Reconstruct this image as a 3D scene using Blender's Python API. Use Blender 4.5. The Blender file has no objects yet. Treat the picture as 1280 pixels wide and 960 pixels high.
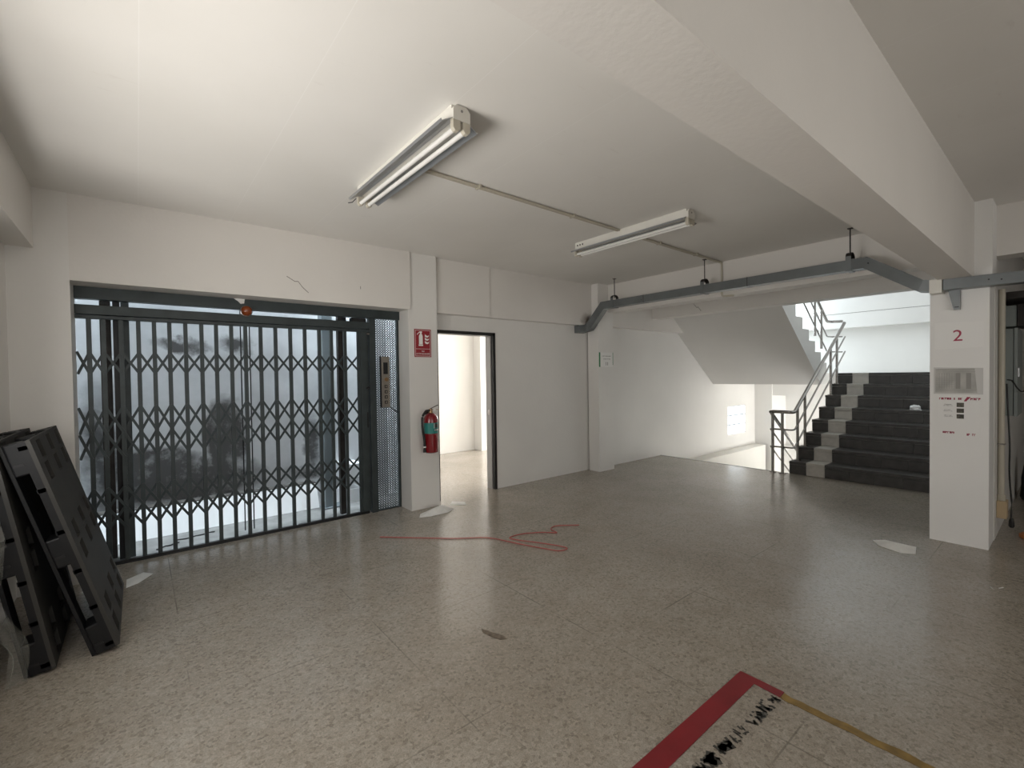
import bpy, bmesh, math, random
from mathutils import Vector, Matrix
random.seed(7)
S = bpy.context.scene
C = bpy.context.collection

# ------------------------------------------------------------------ camera, world, lights, exposure
def cam_axes(yaw, pitch, roll):
    cy, sy, cp, sp = math.cos(yaw), math.sin(yaw), math.cos(pitch), math.sin(pitch)
    f = Vector((sy*cp, cy*cp, -sp)); r = Vector((cy, -sy, 0)); d = f.cross(r)
    c, s = math.cos(roll), math.sin(roll)
    return c*r + s*d, -s*r + c*d, f
r_, d_, f_ = cam_axes(math.radians(39.125), math.radians(1.0756), math.radians(.8374))
cd = bpy.data.cameras.new('camera'); cam = bpy.data.objects.new('camera', cd); C.objects.link(cam)
cd.sensor_width = 36; cd.lens = 36*575/1280; cd.clip_start = .05
m = Matrix.Identity(4)
for i in range(3):
    m[i][0] = r_[i]; m[i][1] = -d_[i]; m[i][2] = -f_[i]
m[2][3] = 1.5
cam.matrix_world = m
S.camera = cam

W = bpy.data.worlds.new('overcast_sky'); S.world = W; W.use_nodes = True
W.node_tree.nodes['Background'].inputs[0].default_value = (.86, .93, 1, 1)
W.node_tree.nodes['Background'].inputs[1].default_value = 1.0

def area(name, loc, direction, sx, sy, power, col, spread=180):
    l = bpy.data.lights.new(name, 'AREA'); l.shape = 'RECTANGLE'; l.size = sx; l.size_y = sy
    l.energy = power; l.color = col; l.spread = math.radians(spread)
    o = bpy.data.objects.new(name, l); C.objects.link(o); o.location = loc
    o.rotation_euler = Vector(direction).to_track_quat('-Z', 'Z').to_euler()
    return o
WARM = (1, .95, .885)
COOL = (.82, .93, 1)
area('daylight_left_window', (-.92, 1.9, 1.55), (1, .1, .1), 3.0, 1.0, 60, WARM)
area('sunlit_ground_outside', (-2.1, 2.1, .1), (.75, 0, 1), 3.6, 1.6, 222, WARM)      # bright paving below the left windows
area('daylight_rear_window', (1.5, -4.45, 1.6), (0, 1, .1), 4.0, 1.3, 56, WARM)
area('daylight_side_room_window', (7.62, 6.35, 1.55), (-1, -.3, -.12), 2.0, 1.5, 250, (1, .99, .97))
area('daylight_stair_upper_window', (10.6, 4.98, 3.05), (0, -1, 0), 1.7, 1.5, 145, COOL)
area('added_fill_stair_lower', (10.6, .74, -.72), (1, .45, .9), 1.5, .9, 175, (1, 1, .98))  # added fill lamp that brightens the far stairwell walls, no known source
area('daylight_shaft_top', (1.0, 5.24, 7.2), (0, .08, -1), 2.9, .34, 560, COOL)
area('daylight_shaft_side', (2.25, 5.3, 4.0), (0, .1, -1), .5, .4, 75, COOL)
S.view_settings.view_transform = 'Standard'
S.view_settings.look = 'None'
S.view_settings.gamma = 1
S.view_settings.use_curve_mapping = False
S.view_settings.exposure = 0.1

# ------------------------------------------------------------------ materials
def mat(name, col, rough=.6, metal=0., var=0., vscale=3., bump=0., bscale=60., spec=.5, emis=None, estr=0., alpha=None, trans=None, coat=0.):
    M = bpy.data.materials.new(name); M.use_nodes = True
    nt = M.node_tree; b = nt.nodes['Principled BSDF']
    b.inputs['Base Color'].default_value = (*col, 1)
    b.inputs['Roughness'].default_value = rough
    b.inputs['Metallic'].default_value = metal
    b.inputs['Specular IOR Level'].default_value = spec
    b.inputs['Coat Weight'].default_value = coat
    tc = nt.nodes.new('ShaderNodeTexCoord')
    if var:
        n = nt.nodes.new('ShaderNodeTexNoise'); n.inputs['Scale'].default_value = vscale; n.inputs['Detail'].default_value = 6
        nt.links.new(tc.outputs['Object'], n.inputs['Vector'])
        cr = nt.nodes.new('ShaderNodeValToRGB'); cr.color_ramp.elements[0].position = .3; cr.color_ramp.elements[1].position = .7
        cr.color_ramp.elements[0].color = (*[c*(1-var) for c in col], 1); cr.color_ramp.elements[1].color = (*[min(1, c*(1+var*.5)) for c in col], 1)
        nt.links.new(n.outputs['Fac'], cr.inputs[0]); nt.links.new(cr.outputs[0], b.inputs['Base Color'])
    if bump:
        n2 = nt.nodes.new('ShaderNodeTexNoise'); n2.inputs['Scale'].default_value = bscale
        nt.links.new(tc.outputs['Object'], n2.inputs['Vector'])
        bp = nt.nodes.new('ShaderNodeBump'); bp.inputs['Strength'].default_value = bump; bp.inputs['Distance'].default_value = .01
        nt.links.new(n2.outputs['Fac'], bp.inputs['Height']); nt.links.new(bp.outputs[0], b.inputs['Normal'])
    if emis:
        b.inputs['Emission Color'].default_value = (*emis, 1); b.inputs['Emission Strength'].default_value = estr
    if trans:
        b.inputs['Transmission Weight'].default_value = trans
    if alpha is not None:
        b.inputs['Alpha'].default_value = alpha
    return M

class NT:
    """tiny node helper"""
    def __init__(s, M): s.nt = M.node_tree; s.b = s.nt.nodes['Principled BSDF']
    def n(s, t, **k):
        x = s.nt.nodes.new(t)
        for a, v in k.items(): setattr(x, a, v)
        return x
    def l(s, a, b): s.nt.links.new(a, b)
    def math(s, op, a, b=None, c=None):
        x = s.n('ShaderNodeMath', operation=op)
        for i, v in enumerate((a, b, c)):
            if v is None: continue
            if isinstance(v, (int, float)): x.inputs[i].default_value = v
            else: s.l(v, x.inputs[i])
        return x.outputs[0]
    def noise(s, vec, scale, detail=4, rough=.5):
        x = s.n('ShaderNodeTexNoise'); x.inputs['Scale'].default_value = scale; x.inputs['Detail'].default_value = detail; x.inputs['Roughness'].default_value = rough
        s.l(vec, x.inputs['Vector']); return x.outputs['Fac']
    def ramp(s, v, stops):
        x = s.n('ShaderNodeValToRGB'); e = x.color_ramp.elements
        while len(e) < len(stops): e.new(.5)
        for i, (p, c) in enumerate(stops):
            e[i].position = p; e[i].color = (*c, 1) if len(c) == 3 else c
        s.l(v, x.inputs[0]); return x.outputs[0]
    def mix(s, f, a, b, mode='MIX'):
        x = s.n('ShaderNodeMix', data_type='RGBA', blend_type=mode)
        for sock, v in ((x.inputs[0], f), (x.inputs[6], a), (x.inputs[7], b)):
            if isinstance(v, (int, float)): sock.default_value = v
            elif isinstance(v, tuple): sock.default_value = (*v, 1)
            else: s.l(v, sock)
        return x.outputs[2]

WALLC = (.81, .792, .76)
def plaster(name, col=WALLC, rough=.55, grime=.06):
    M = mat(name, col, rough); t = NT(M); v = t.n('ShaderNodeTexCoord').outputs['Object']
    base = t.ramp(t.noise(v, 1.1, 5), [(.3, tuple(c*(1-grime) for c in col)), (.65, col)])
    sp = t.ramp(t.noise(v, 9, 8, .7), [(.66, (0, 0, 0)), (.78, (1, 1, 1))])
    t.l(t.mix(t.math('MULTIPLY', sp, .25), base, tuple(c*.6 for c in col)), t.b.inputs['Base Color'])
    bp = t.n('ShaderNodeBump'); bp.inputs['Strength'].default_value = .12; bp.inputs['Distance'].default_value = .01
    t.l(t.noise(v, 35, 4), bp.inputs['Height']); t.l(bp.outputs[0], t.b.inputs['Normal'])
    return M
M_wall = plaster('painted_plaster')
M_beam = plaster('painted_beam', (.79, .76, .72))
M_shaft_white = plaster('shaft_plaster', (.86, .87, .88))

# ceiling: precast planks with fine joints along Y and faint scuffs
M_ceil = mat('painted_ceiling', WALLC, .55); t = NT(M_ceil)
v = t.n('ShaderNodeTexCoord').outputs['Object']
sx = t.n('ShaderNodeSeparateXYZ'); t.l(v, sx.inputs[0])
fr = t.math('FRACT', t.math('DIVIDE', t.math('ADD', sx.outputs[0], 62*10-.035+.31), .62))
seam = t.math('LESS_THAN', t.math('ABSOLUTE', t.math('SUBTRACT', fr, .5)), .0025)
plank = t.n('ShaderNodeTexWhiteNoise', noise_dimensions='1D')
t.l(t.math('FLOOR', t.math('DIVIDE', t.math('ADD', sx.outputs[0], 62*10-.035), .62)), plank.inputs['W'])
base = t.ramp(t.noise(v, .9, 5), [(.3, (.77, .75, .71)), (.65, (.82, .80, .765))])
base = t.mix(t.math('MULTIPLY', plank.outputs['Value'], .06), base, (.66, .64, .6))
mp = t.n('ShaderNodeMapping'); mp.inputs['Scale'].default_value = (1.2, 5, 1); mp.inputs['Rotation'].default_value = (0, 0, .5); t.l(v, mp.inputs[0])
sc = t.ramp(t.noise(mp.outputs[0], 3.5, 8, .65), [(.64, (0, 0, 0)), (.74, (1, 1, 1))])
base = t.mix(t.math('MULTIPLY', sc, .18), base, (.5, .45, .4))
base = t.mix(t.math('MULTIPLY', seam, .35), base, (.93, .92, .9))
t.l(base, t.b.inputs['Base Color'])

# terrazzo floor
M_floor = mat('worn_terrazzo', (.4, .37, .33), .3); t = NT(M_floor)
v = t.n('ShaderNodeTexCoord').outputs['Object']
big = t.ramp(t.noise(v, .8, 6, .6), [(.3, (.325, .285, .240)), (.52, (.385, .347, .300)), (.75, (.435, .394, .348))])
vo = t.n('ShaderNodeTexVoronoi'); vo.inputs['Scale'].default_value = 75; t.l(v, vo.inputs['Vector'])
chips = t.n('ShaderNodeSeparateColor'); t.l(vo.outputs['Color'], chips.inputs[0])
c1 = t.ramp(chips.outputs[0], [(.0, (.62, .60, .57)), (.25, (.92, .91, .88)), (.6, (1.0, 1.0, .98)), (1., (1.2, 1.18, 1.15))])
col = t.mix(.75, big, c1, 'MULTIPLY')
fine = t.ramp(t.noise(v, 160, 3, .7), [(.36, (.6, .58, .55)), (.5, (1, 1, 1)), (.68, (1.2, 1.2, 1.18))])
col = t.mix(.6, col, fine, 'MULTIPLY')
st = t.ramp(t.noise(v, 2.6, 8, .7), [(.45, (1, 1, 1)), (.8, (.80, .75, .70))])
col = t.mix(.7, col, st, 'MULTIPLY')
pit = t.ramp(t.noise(v, 21, 5, .6), [(.74, (0, 0, 0)), (.78, (1, 1, 1))])
col = t.mix(t.math('MULTIPLY', pit, .75), col, (.07, .055, .045))
sx = t.n('ShaderNodeSeparateXYZ'); t.l(v, sx.inputs[0])
def joint(out, off):
    fr = t.math('FRACT', t.math('DIVIDE', t.math('ADD', out, 92-off+.46), .92))
    return t.math('LESS_THAN', t.math('ABSOLUTE', t.math('SUBTRACT', fr, .5)), .0038)
j = t.math('MAXIMUM', joint(sx.outputs[0], .165), joint(sx.outputs[1], .73))
j = t.math('MULTIPLY', j, t.ramp(t.noise(v, 1.7, 2), [(.48, (0, 0, 0)), (.62, (.6, .6, .6))]))
col = t.mix(j, col, (.10, .085, .07))
t.l(col, t.b.inputs['Base Color'])
rr = t.ramp(t.noise(v, 2.2, 6, .6), [(.3, (.19, .19, .19)), (.7, (.27, .27, .27))])
t.l(rr, t.b.inputs['Roughness']); t.b.inputs['Specular IOR Level'].default_value = .65
bp = t.n('ShaderNodeBump'); bp.inputs['Strength'].default_value = .10; bp.inputs['Distance'].default_value = .004
t.l(t.noise(v, 70, 3), bp.inputs['Height']); t.l(bp.outputs[0], t.b.inputs['Normal'])

# shaft back wall with dark smoky stains of its own shape
M_stain = mat('smoke_stained_plaster', (.6, .6, .6), .5); t = NT(M_stain)
v = t.n('ShaderNodeTexCoord').outputs['Object']
sx = t.n('ShaderNodeSeparateXYZ'); t.l(v, sx.inputs[0])
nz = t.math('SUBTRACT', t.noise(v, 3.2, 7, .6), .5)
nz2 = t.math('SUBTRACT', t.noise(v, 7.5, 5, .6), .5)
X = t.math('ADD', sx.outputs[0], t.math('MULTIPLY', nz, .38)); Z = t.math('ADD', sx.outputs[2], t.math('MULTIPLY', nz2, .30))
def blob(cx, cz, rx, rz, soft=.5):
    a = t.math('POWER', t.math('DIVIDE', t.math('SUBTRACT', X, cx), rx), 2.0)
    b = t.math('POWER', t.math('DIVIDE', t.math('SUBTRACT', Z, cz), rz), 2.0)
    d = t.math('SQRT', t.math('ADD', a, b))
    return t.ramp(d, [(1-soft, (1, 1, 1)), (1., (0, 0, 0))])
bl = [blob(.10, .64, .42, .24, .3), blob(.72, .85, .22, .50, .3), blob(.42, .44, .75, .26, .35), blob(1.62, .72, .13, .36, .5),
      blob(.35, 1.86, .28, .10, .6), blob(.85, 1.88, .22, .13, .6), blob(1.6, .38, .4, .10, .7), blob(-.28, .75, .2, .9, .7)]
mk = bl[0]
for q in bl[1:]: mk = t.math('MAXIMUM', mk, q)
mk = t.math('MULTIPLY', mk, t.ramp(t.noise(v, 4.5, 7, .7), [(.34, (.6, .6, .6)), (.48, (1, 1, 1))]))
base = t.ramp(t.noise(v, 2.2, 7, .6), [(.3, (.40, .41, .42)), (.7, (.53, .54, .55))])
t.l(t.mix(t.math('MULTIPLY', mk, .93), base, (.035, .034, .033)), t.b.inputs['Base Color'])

M_gate = mat('dark_green_steel', (.038, .050, .052), .42, .2, var=.25, vscale=8, bump=.06, bscale=40)
M_black = mat('black_steel', (.008, .008, .009), .45, .2)
M_brownsteel = mat('dirty_steel', (.035, .03, .027), .6, .3, var=.4, vscale=9)
M_greysteel = mat('bluish_grey_steel', (.23, .27, .29), .45, .3, var=.15)
M_duct = mat('grey_painted_duct', (.17, .185, .19), .33, .35, var=.15, vscale=6)
M_chrome = mat('brushed_stainless', (.36, .34, .325), .22, 1.)
M_panel = mat('brushed_panel', (.36, .33, .29), .35, .9, var=.1, vscale=20)
M_white = mat('white_paint_metal', (.76, .74, .68), .35, .0, var=.05)
M_reflector = mat('reflector_sheet', (.42, .43, .44), .3, .6, var=.1)
M_tube = mat('fluorescent_glass', (.86, .85, .82), .2)
M_cream = mat('cream_pvc', (.56, .52, .43), .4, var=.08)
M_tan = mat('tan_plastic', (.55, .42, .26), .5)
M_frame = mat('black_door_frame', (.012, .011, .010), .4)
M_framein = mat('grey_door_edge', (.30, .29, .28), .5)
M_dtile = mat('charcoal_tile', (.080, .076, .072), .42, var=.25, vscale=12, spec=.35)
M_ltile = mat('pale_grey_tile', (.54, .515, .47), .5, var=.12, vscale=14)
M_grout = mat('tile_grout', (.17, .165, .155), .7)
M_red = mat('extinguisher_red', (.21, .008, .013), .25, coat=.3)
M_redsign = mat('sign_red', (.30, .018, .028), .4)
M_signwhite = mat('sign_white', (.88, .87, .85), .5)
M_teal = mat('label_teal', (.025, .22, .20), .4)
M_rubber = mat('black_rubber', (.012, .012, .012), .5)
M_brass = mat('worn_brass', (.35, .22, .12), .35, .9)
M_amber = mat('amber_plastic', (.26, .055, .012), .2, coat=.5)
M_paper = mat('white_paper', (.86, .85, .82), .7, var=.1, vscale=10)
M_paper2 = mat('printed_paper', (.86, .85, .83), .6)
M_holder = mat('clear_holder', (.60, .59, .57), .45)
M_text = mat('crimson_print', (.36, .015, .06), .5)
M_dark = mat('dark_print', (.06, .055, .05), .6)
M_greyprint = mat('grey_print', (.30, .29, .27), .6)
M_green = mat('green_edge', (.03, .22, .09), .5)
M_tapered = mat('red_floor_tape', (.24, .016, .022), .42, var=.2, vscale=6)
M_tapeyel = mat('worn_yellow_tape', (.27, .17, .045), .5, var=.5, vscale=14)
M_marker = mat('faded_black_stencil', (.085, .08, .07), .6, var=.6, vscale=30)
M_cable = mat('pink_red_string', (.45, .10, .09), .6)
M_pallet = mat('black_recycled_plastic', (.005, .0052, .0062), .5, var=.25, vscale=5, spec=.35)
M_deck = mat('dark_grey_plastic', (.036, .034, .030), .7, var=.2, vscale=4)  # deck toned lighter than the ribs and feet
M_film = mat('clear_stretch_film', (.5, .5, .45), .12, alpha=.12, coat=.5)
M_cab = mat('grey_cabinet_paint', (.26, .29, .28), .45, var=.06)
M_plasticbag = mat('white_thin_plastic', (.85, .86, .86), .35)
M_orange = mat('orange_brown_plastic', (.45, .16, .05), .5)
M_glassblock = mat('backlit_glass_block', (.9, .95, .98), .15, emis=(.92, .97, 1), estr=1.25)
M_mortar = mat('block_mortar', (.16, .17, .17), .7)
M_pane = mat('window_glass', (1, 1, 1), .02, trans=1.)
M_alu = mat('window_aluminium', (.55, .55, .54), .4, .7)
M_crack = mat('crack_line', (.12, .10, .08), .8)
M_photo = mat('printed_photo', (.09, .08, .055), .5, var=.9, vscale=60)
M_dirt = mat('dark_dirt', (.06, .055, .05), .9, var=.5, vscale=12)
M_liftfloor = mat('lift_floor_concrete', (.17, .17, .165), .7, var=.3, vscale=6)
M_rust = mat('rust_smudge', (.12, .07, .04), .8, var=.5, vscale=20)

# ------------------------------------------------------------------ mesh builder
class MB:
    def __init__(s): s.bm = bmesh.new()
    def hexa(s, p):
        vs = [s.bm.verts.new(q) for q in p]
        for f in ((0, 3, 2, 1), (4, 5, 6, 7), (0, 1, 5, 4), (1, 2, 6, 5), (2, 3, 7, 6), (3, 0, 4, 7)):
            s.bm.faces.new([vs[i] for i in f])
        return s
    def box(s, x0, x1, y0, y1, z0, z1):
        x0, x1 = min(x0, x1), max(x0, x1); y0, y1 = min(y0, y1), max(y0, y1); z0, z1 = min(z0, z1), max(z0, z1)
        return s.hexa([(x0, y0, z0), (x1, y0, z0), (x1, y1, z0), (x0, y1, z0), (x0, y0, z1), (x1, y0, z1), (x1, y1, z1), (x0, y1, z1)])
    def bar(s, a, b, w, h, up=(0, 0, 1)):
        a, b = Vector(a), Vector(b); d = (b-a).normalized(); u = Vector(up)
        if abs(d.dot(u)) > .98: u = Vector((1, 0, 0))
        sd = d.cross(u).normalized(); u = sd.cross(d).normalized()
        p = []
        for q in (a, b):
            for i, j in ((-1, -1), (1, -1), (1, 1), (-1, 1)): p.append(q + sd*(w/2*i) + u*(h/2*j))
        return s.hexa(p)
    def sweep(s, pts, prof, up=(0, 0, 1), closed=True, caps=True):
        """profile [(side, up)] swept with mitred corners"""
        pts = [Vector(p) for p in pts]; n = len(pts); rings = []
        for i, p in enumerate(pts):
            d1 = (pts[i]-pts[i-1]).normalized() if i else None
            d2 = (pts[i+1]-pts[i]).normalized() if i < n-1 else None
            d = (d1+d2).normalized() if d1 and d2 else (d1 or d2)
            ref = d2 or d1
            u = Vector(up)
            if abs(ref.dot(u)) > .98: u = Vector((1, 0, 0))
            sd = ref.cross(u).normalized(); uu = sd.cross(ref).normalized()
            ring = []
            for a, b in prof:
                o = sd*a + uu*b
                if d1 and d2:
                    o = o - ref*(o.dot(d)/ref.dot(d))
                ring.append(s.bm.verts.new(p+o))
            rings.append(ring)
        k = len(prof)
        for i in range(n-1):
            for j in range(k if closed else k-1):
                s.bm.faces.new([rings[i][j], rings[i][(j+1) % k], rings[i+1][(j+1) % k], rings[i+1][j]])
        if caps and closed:
            s.bm.faces.new(rings[0][::-1]); s.bm.faces.new(rings[-1])
        return s
    def tube(s, pts, r, seg=10, caps=True):
        return s.sweep(pts, [(r*math.cos(2*math.pi*i/seg), r*math.sin(2*math.pi*i/seg)) for i in range(seg)], caps=caps)
    def cyl(s, a, b, r, seg=16): return s.tube([a, b], r, seg)
    def lathe(s, prof, c=(0, 0, 0), axis='z', seg=24):
        rings = []
        for r, h in prof:
            ring = []
            for i in range(seg):
                a = 2*math.pi*i/seg; x, y = r*math.cos(a), r*math.sin(a)
                q = {'z': (x, y, h), 'y': (x, h, y), 'x': (h, x, y)}[axis]
                ring.append(s.bm.verts.new(Vector(q)+Vector(c)))
            rings.append(ring)
        for i in range(len(rings)-1):
            for j in range(seg):
                s.bm.faces.new([rings[i][j], rings[i][(j+1) % seg], rings[i+1][(j+1) % seg], rings[i+1][j]])
        s.bm.faces.new(rings[0][::-1]); s.bm.faces.new(rings[-1])
        return s
    def poly(s, pts, ext):
        """planar polygon extruded by vector ext"""
        e = Vector(ext); a = [s.bm.verts.new(p) for p in pts]; b = [s.bm.verts.new(Vector(p)+e) for p in pts]
        n = len(pts); s.bm.faces.new(a[::-1]); s.bm.faces.new(b)
        for i in range(n): s.bm.faces.new([a[i], a[(i+1) % n], b[(i+1) % n], b[i]])
        return s
    def build(s, name, material, parent=None, smooth=False, bevel=0, origin=None):
        bmesh.ops.recalc_face_normals(s.bm, faces=s.bm.faces)
        me = bpy.data.meshes.new(name)
        off = Vector(origin) if origin else Vector((0, 0, 0))
        if parent is not None: off = parent_world(parent)
        if off.length:
            for vv in s.bm.verts: vv.co -= off
        s.bm.to_mesh(me); s.bm.free()
        me.materials.append(material)
        if smooth:
            for p in me.polygons: p.use_smooth = True
            try: me.set_sharp_from_angle(angle=math.radians(40))
            except Exception: pass
        o = bpy.data.objects.new(name, me); C.objects.link(o)
        if parent is not None: o.parent = parent; o['_w'] = tuple(off)
        else: o.location = off; o['_w'] = tuple(off)
        if bevel:
            b = o.modifiers.new('bevel', 'BEVEL'); b.width = bevel; b.segments = 2; b.limit_method = 'ANGLE'
        return o
def parent_world(p): return Vector(p['_w']) if '_w' in p.keys() else Vector(p.location)

def thing(name, label, cat, loc=(0, 0, 0), group=None):
    o = bpy.data.objects.new(name, None); C.objects.link(o); o.location = loc; o.empty_display_size = .1
    o['_w'] = tuple(loc); o['label'] = label; o['category'] = cat
    if group: o['group'] = group
    return o
def tag(o, label, cat, group=None):
    o['label'] = label; o['category'] = cat
    if group: o['group'] = group
    return o
def struct(name, mb, material, parent=None):
    o = mb.build(name, material, parent)
    if parent is None: o['kind'] = 'structure'
    return o
def text_mesh(name, body, size, matrix, material, parent=None, depth=.0006, align='CENTER'):
    cu = bpy.data.curves.new(name, 'FONT'); cu.body = body; cu.size = size; cu.extrude = depth
    cu.align_x = align; cu.align_y = 'CENTER'
    tmp = bpy.data.objects.new(name, cu); C.objects.link(tmp)
    dg = bpy.context.evaluated_depsgraph_get(); dg.update()
    me = bpy.data.meshes.new_from_object(tmp.evaluated_get(dg)); bpy.data.objects.remove(tmp)
    me.transform(matrix)
    off = parent_world(parent) if parent is not None else Vector((0, 0, 0))
    me.transform(Matrix.Translation(-off))
    me.materials.clear(); me.materials.append(material)
    o = bpy.data.objects.new(name, me); C.objects.link(o)
    if parent is not None: o.parent = parent; o['_w'] = tuple(off)
    return o
def facing_negy(x, y, z):   # text on a wall that faces -Y (reads along +X)
    return Matrix(((1, 0, 0, x), (0, 0, -1, y), (0, 1, 0, z), (0, 0, 0, 1)))
def facing_negx(x, y, z):   # text on a wall that faces -X (reads along -Y)
    return Matrix(((0, 0, -1, x), (-1, 0, 0, y), (0, 1, 0, z), (0, 0, 0, 1)))

CZ = 2.88
# ------------------------------------------------------------------ floor and ceiling
b = MB()
b.box(-.9, 5.7, -4.6, 4.97, -.15, 0).box(5.7, 7.4, .45, 4.97, -.15, 0).box(7.4, 7.43, .82, 2.67, -.15, 0).box(5.7, 13, -4.6, .45, -.15, 0)
b.box(2.6, 7.7, 4.97, 8.0, -.15, 0)
b.box(-.6, 2.6, 4.97, 5.55, -.15, 0)
struct('floor', b, M_floor)
b = MB()
b.box(-.9, 7.2, .45, 4.97, CZ, CZ+.14).box(-.9, 13, -4.6, .45, CZ, CZ+.14)
struct('ceiling', b, M_ceil)
struct('ceiling.001', MB().box(2.62, 7.7, 4.97, 8.0, CZ, CZ+.14), M_ceil)
struct('ceiling.002', MB().box(7.2, 12.3, .8, 4.97, 5.9, 6.0), M_ceil)

# ------------------------------------------------------------------ walls
def wall_with_hole_x(name, x0, x1, y0, y1, z0, z1, hy0, hy1, hz0, hz1, material=M_wall):
    b = MB().box(x0, x1, y0, hy0, z0, z1).box(x0, x1, hy1, y1, z0, z1).box(x0, x1, hy0, hy1, z0, hz0).box(x0, x1, hy0, hy1, hz1, z1)
    return struct(name, b, material)
def wall_with_hole_y(name, y0, y1, x0, x1, z0, z1, hx0, hx1, hz0, hz1, material=M_wall):
    b = MB().box(x0, hx0, y0, y1, z0, z1).box(hx1, x1, y0, y1, z0, z1)
    if hz0 > z0: b.box(hx0, hx1, y0, y1, z0, hz0)
    b.box(hx0, hx1, y0, y1, hz1, z1)
    return struct(name, b, material)
def window(name, axis, c, a0, a1, z0, z1, n):
    """aluminium frame with mullions in an opening; axis = normal axis"""
    b = MB(); w = .04
    def bx(u0, u1, v0, v1):
        if axis == 'x': b.box(c-.02, c+.02, u0, u1, v0, v1)
        else: b.box(u0, u1, c-.02, c+.02, v0, v1)
    bx(a0, a1, z0, z0+w); bx(a0, a1, z1-w, z1)
    for i in range(n+1):
        u = a0 + (a1-a0-w)*i/n; bx(u, u+w, z0+w, z1-w)
    return struct(name, b, M_alu)
wall_with_hole_x('wall_left', -.84, -.69, -4.6, 5.8, 0, CZ, .3, 3.5, .9, 2.12)
window('window_1', 'x', -.79, .3, 3.5, .9, 2.12, 4)
wall_with_hole_y('wall_rear', -4.4, -4.25, -.84, 13, 0, CZ, -.4, 3.5, .95, 2.25)
window('window_2', 'y', -4.33, -.4, 3.5, .95, 2.25, 5)
struct('wall_corridor_end', MB().box(12.5, 12.65, -4.25, .45, 0, CZ), M_wall)
# wall with the doorway to the side room, and the strip that continues beside the stairwell
wall_with_hole_y('wall_back', 4.85, 4.97, 2.62, 5.6, 0, CZ, 2.76, 3.66, 0, 2.06)
struct('wall_stairwell', MB().box(5.6, 9.97, 4.81, 4.97, -1.6, 6).box(10.82, 12.2, 4.81, 4.97, -1.6, 2.25).box(9.97, 10.82, 4.81, 4.97, .75, 2.25)
       .box(9.97, 10.82, 4.81, 4.97, -1.6, .12).box(9.97, 10.82, 4.81, 4.97, 3.85, 6).box(11.45, 12.2, 4.81, 4.97, 2.25, 6).box(10.82, 11.45, 4.81, 4.97, 3.85, 6)
       .box(9.75, 9.97, 4.81, 4.97, 3.85, 6), M_wall)
window('window_3', 'y', 4.9, 9.97, 11.45, 2.25, 3.85, 3)
# ledge where the lower wall of the stairwell is thicker
struct('trim_1', MB().box(7.42, 9.6, 4.54, 4.81, -1.6, -.19).box(9.6, 11.22, 4.54, 4.81, -1.6, -.19), plaster('ledge_plaster', (.78, .76, .71)))
# far wall of the stairwell
struct('wall_far', MB().box(11.5, 11.62, .8, 4.81, 1.257, 6).box(12.1, 12.2, .8, 4.97, -1.6, 1.257), M_wall)
struct('trim_2', MB().box(11.22, 11.5, .8, 4.81, 2.37, 2.95), M_wall)       # upper beam on far wall
struct('trim_3', MB().box(11.3, 12.1, 4.43, 4.81, -1.6, 1.255), M_wall)                                          # pilaster
struct('trim_4', MB().box(11.35, 11.5, .8, 4.43, .95, 1.255), M_wall)                                            # lower beam
struct('trim_5', MB().box(11.98, 12.1, .8, 4.43, -1.6, -.27), M_wall)                                            # sill below
# wall between stairwell and corridor
wall_with_hole_y('wall_right', .45, .80, 5.75, 12.5, -1.6, 6, 9.85, 11.35, -1.2, -.25)
window('added_window_6', 'y', .77, 9.85, 11.35, -1.2, -.25, 3)  # made-up window, added as an opening for the lower stair fill lamp
# lift side: left return, lintel beam
struct('wall_lift', MB().box(-.69, -.37, 4.66, 4.98, 0, CZ), M_wall)
struct('trim_6', MB().box(-.37, 2.36, 4.66, 4.98, 2.245, CZ), M_beam)
struct('trim_7', MB().box(-.69, -.55, -4.25, 4.66, 2.45, CZ), M_beam)    # beam over the left windows
struct('trim_8', MB().box(2.34, 2.70, 4.68, 5.0, 0, CZ), M_wall)         # column between lift and doorway
M_b9 = plaster('painted_beam_smudged', (.79, .76, .72)); t = NT(M_b9); v = t.n('ShaderNodeTexCoord').outputs['Object']
sx = t.n('ShaderNodeSeparateXYZ'); t.l(v, sx.inputs[0]); nz = t.math('MULTIPLY', t.math('SUBTRACT', t.noise(v, 9, 5), .5), .16)
dd = t.math('SQRT', t.math('ADD', t.math('POWER', t.math('DIVIDE', t.math('SUBTRACT', t.math('ADD', sx.outputs[0], nz), 5.36), .17), 2.0), t.math('POWER', t.math('DIVIDE', t.math('SUBTRACT', t.math('ADD', sx.outputs[2], nz), 2.32), .15), 2.0)))
old = t.b.inputs['Base Color'].links[0].from_socket
t.l(t.mix(t.ramp(dd, [(.1, (.85, .85, .85)), (.95, (0, 0, 0))]), old, (.10, .065, .045)), t.b.inputs['Base Color'])
struct('trim_9', MB().box(2.70, 3.50, 4.725, 4.85, 2.245, CZ).box(3.50, 5.47, 4.74, 4.85, 2.245, CZ), M_b9)   # beam above doorway
struct('trim_10', MB().box(5.46, 5.81, 4.61, 4.82, 0, CZ), M_wall)       # column with the number sign
struct('trim_11', MB().box(5.81, 9.6, 4.68, 4.81, 2.25, 2.88), M_beam)    # beam along stairwell wall
# lateral beams
struct('trim_12', MB().box(5.70, 5.94, -4.25, 4.61, 2.455, CZ), M_beam)
struct('trim_13', MB().box(6.97, 7.2, .80, 4.68, 2.44, 3.02), M_beam)
# big beam towards the pillar
struct('trim_14', MB().box(-.55, 5.70, .545, .75, 2.255, CZ), M_beam)
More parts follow.
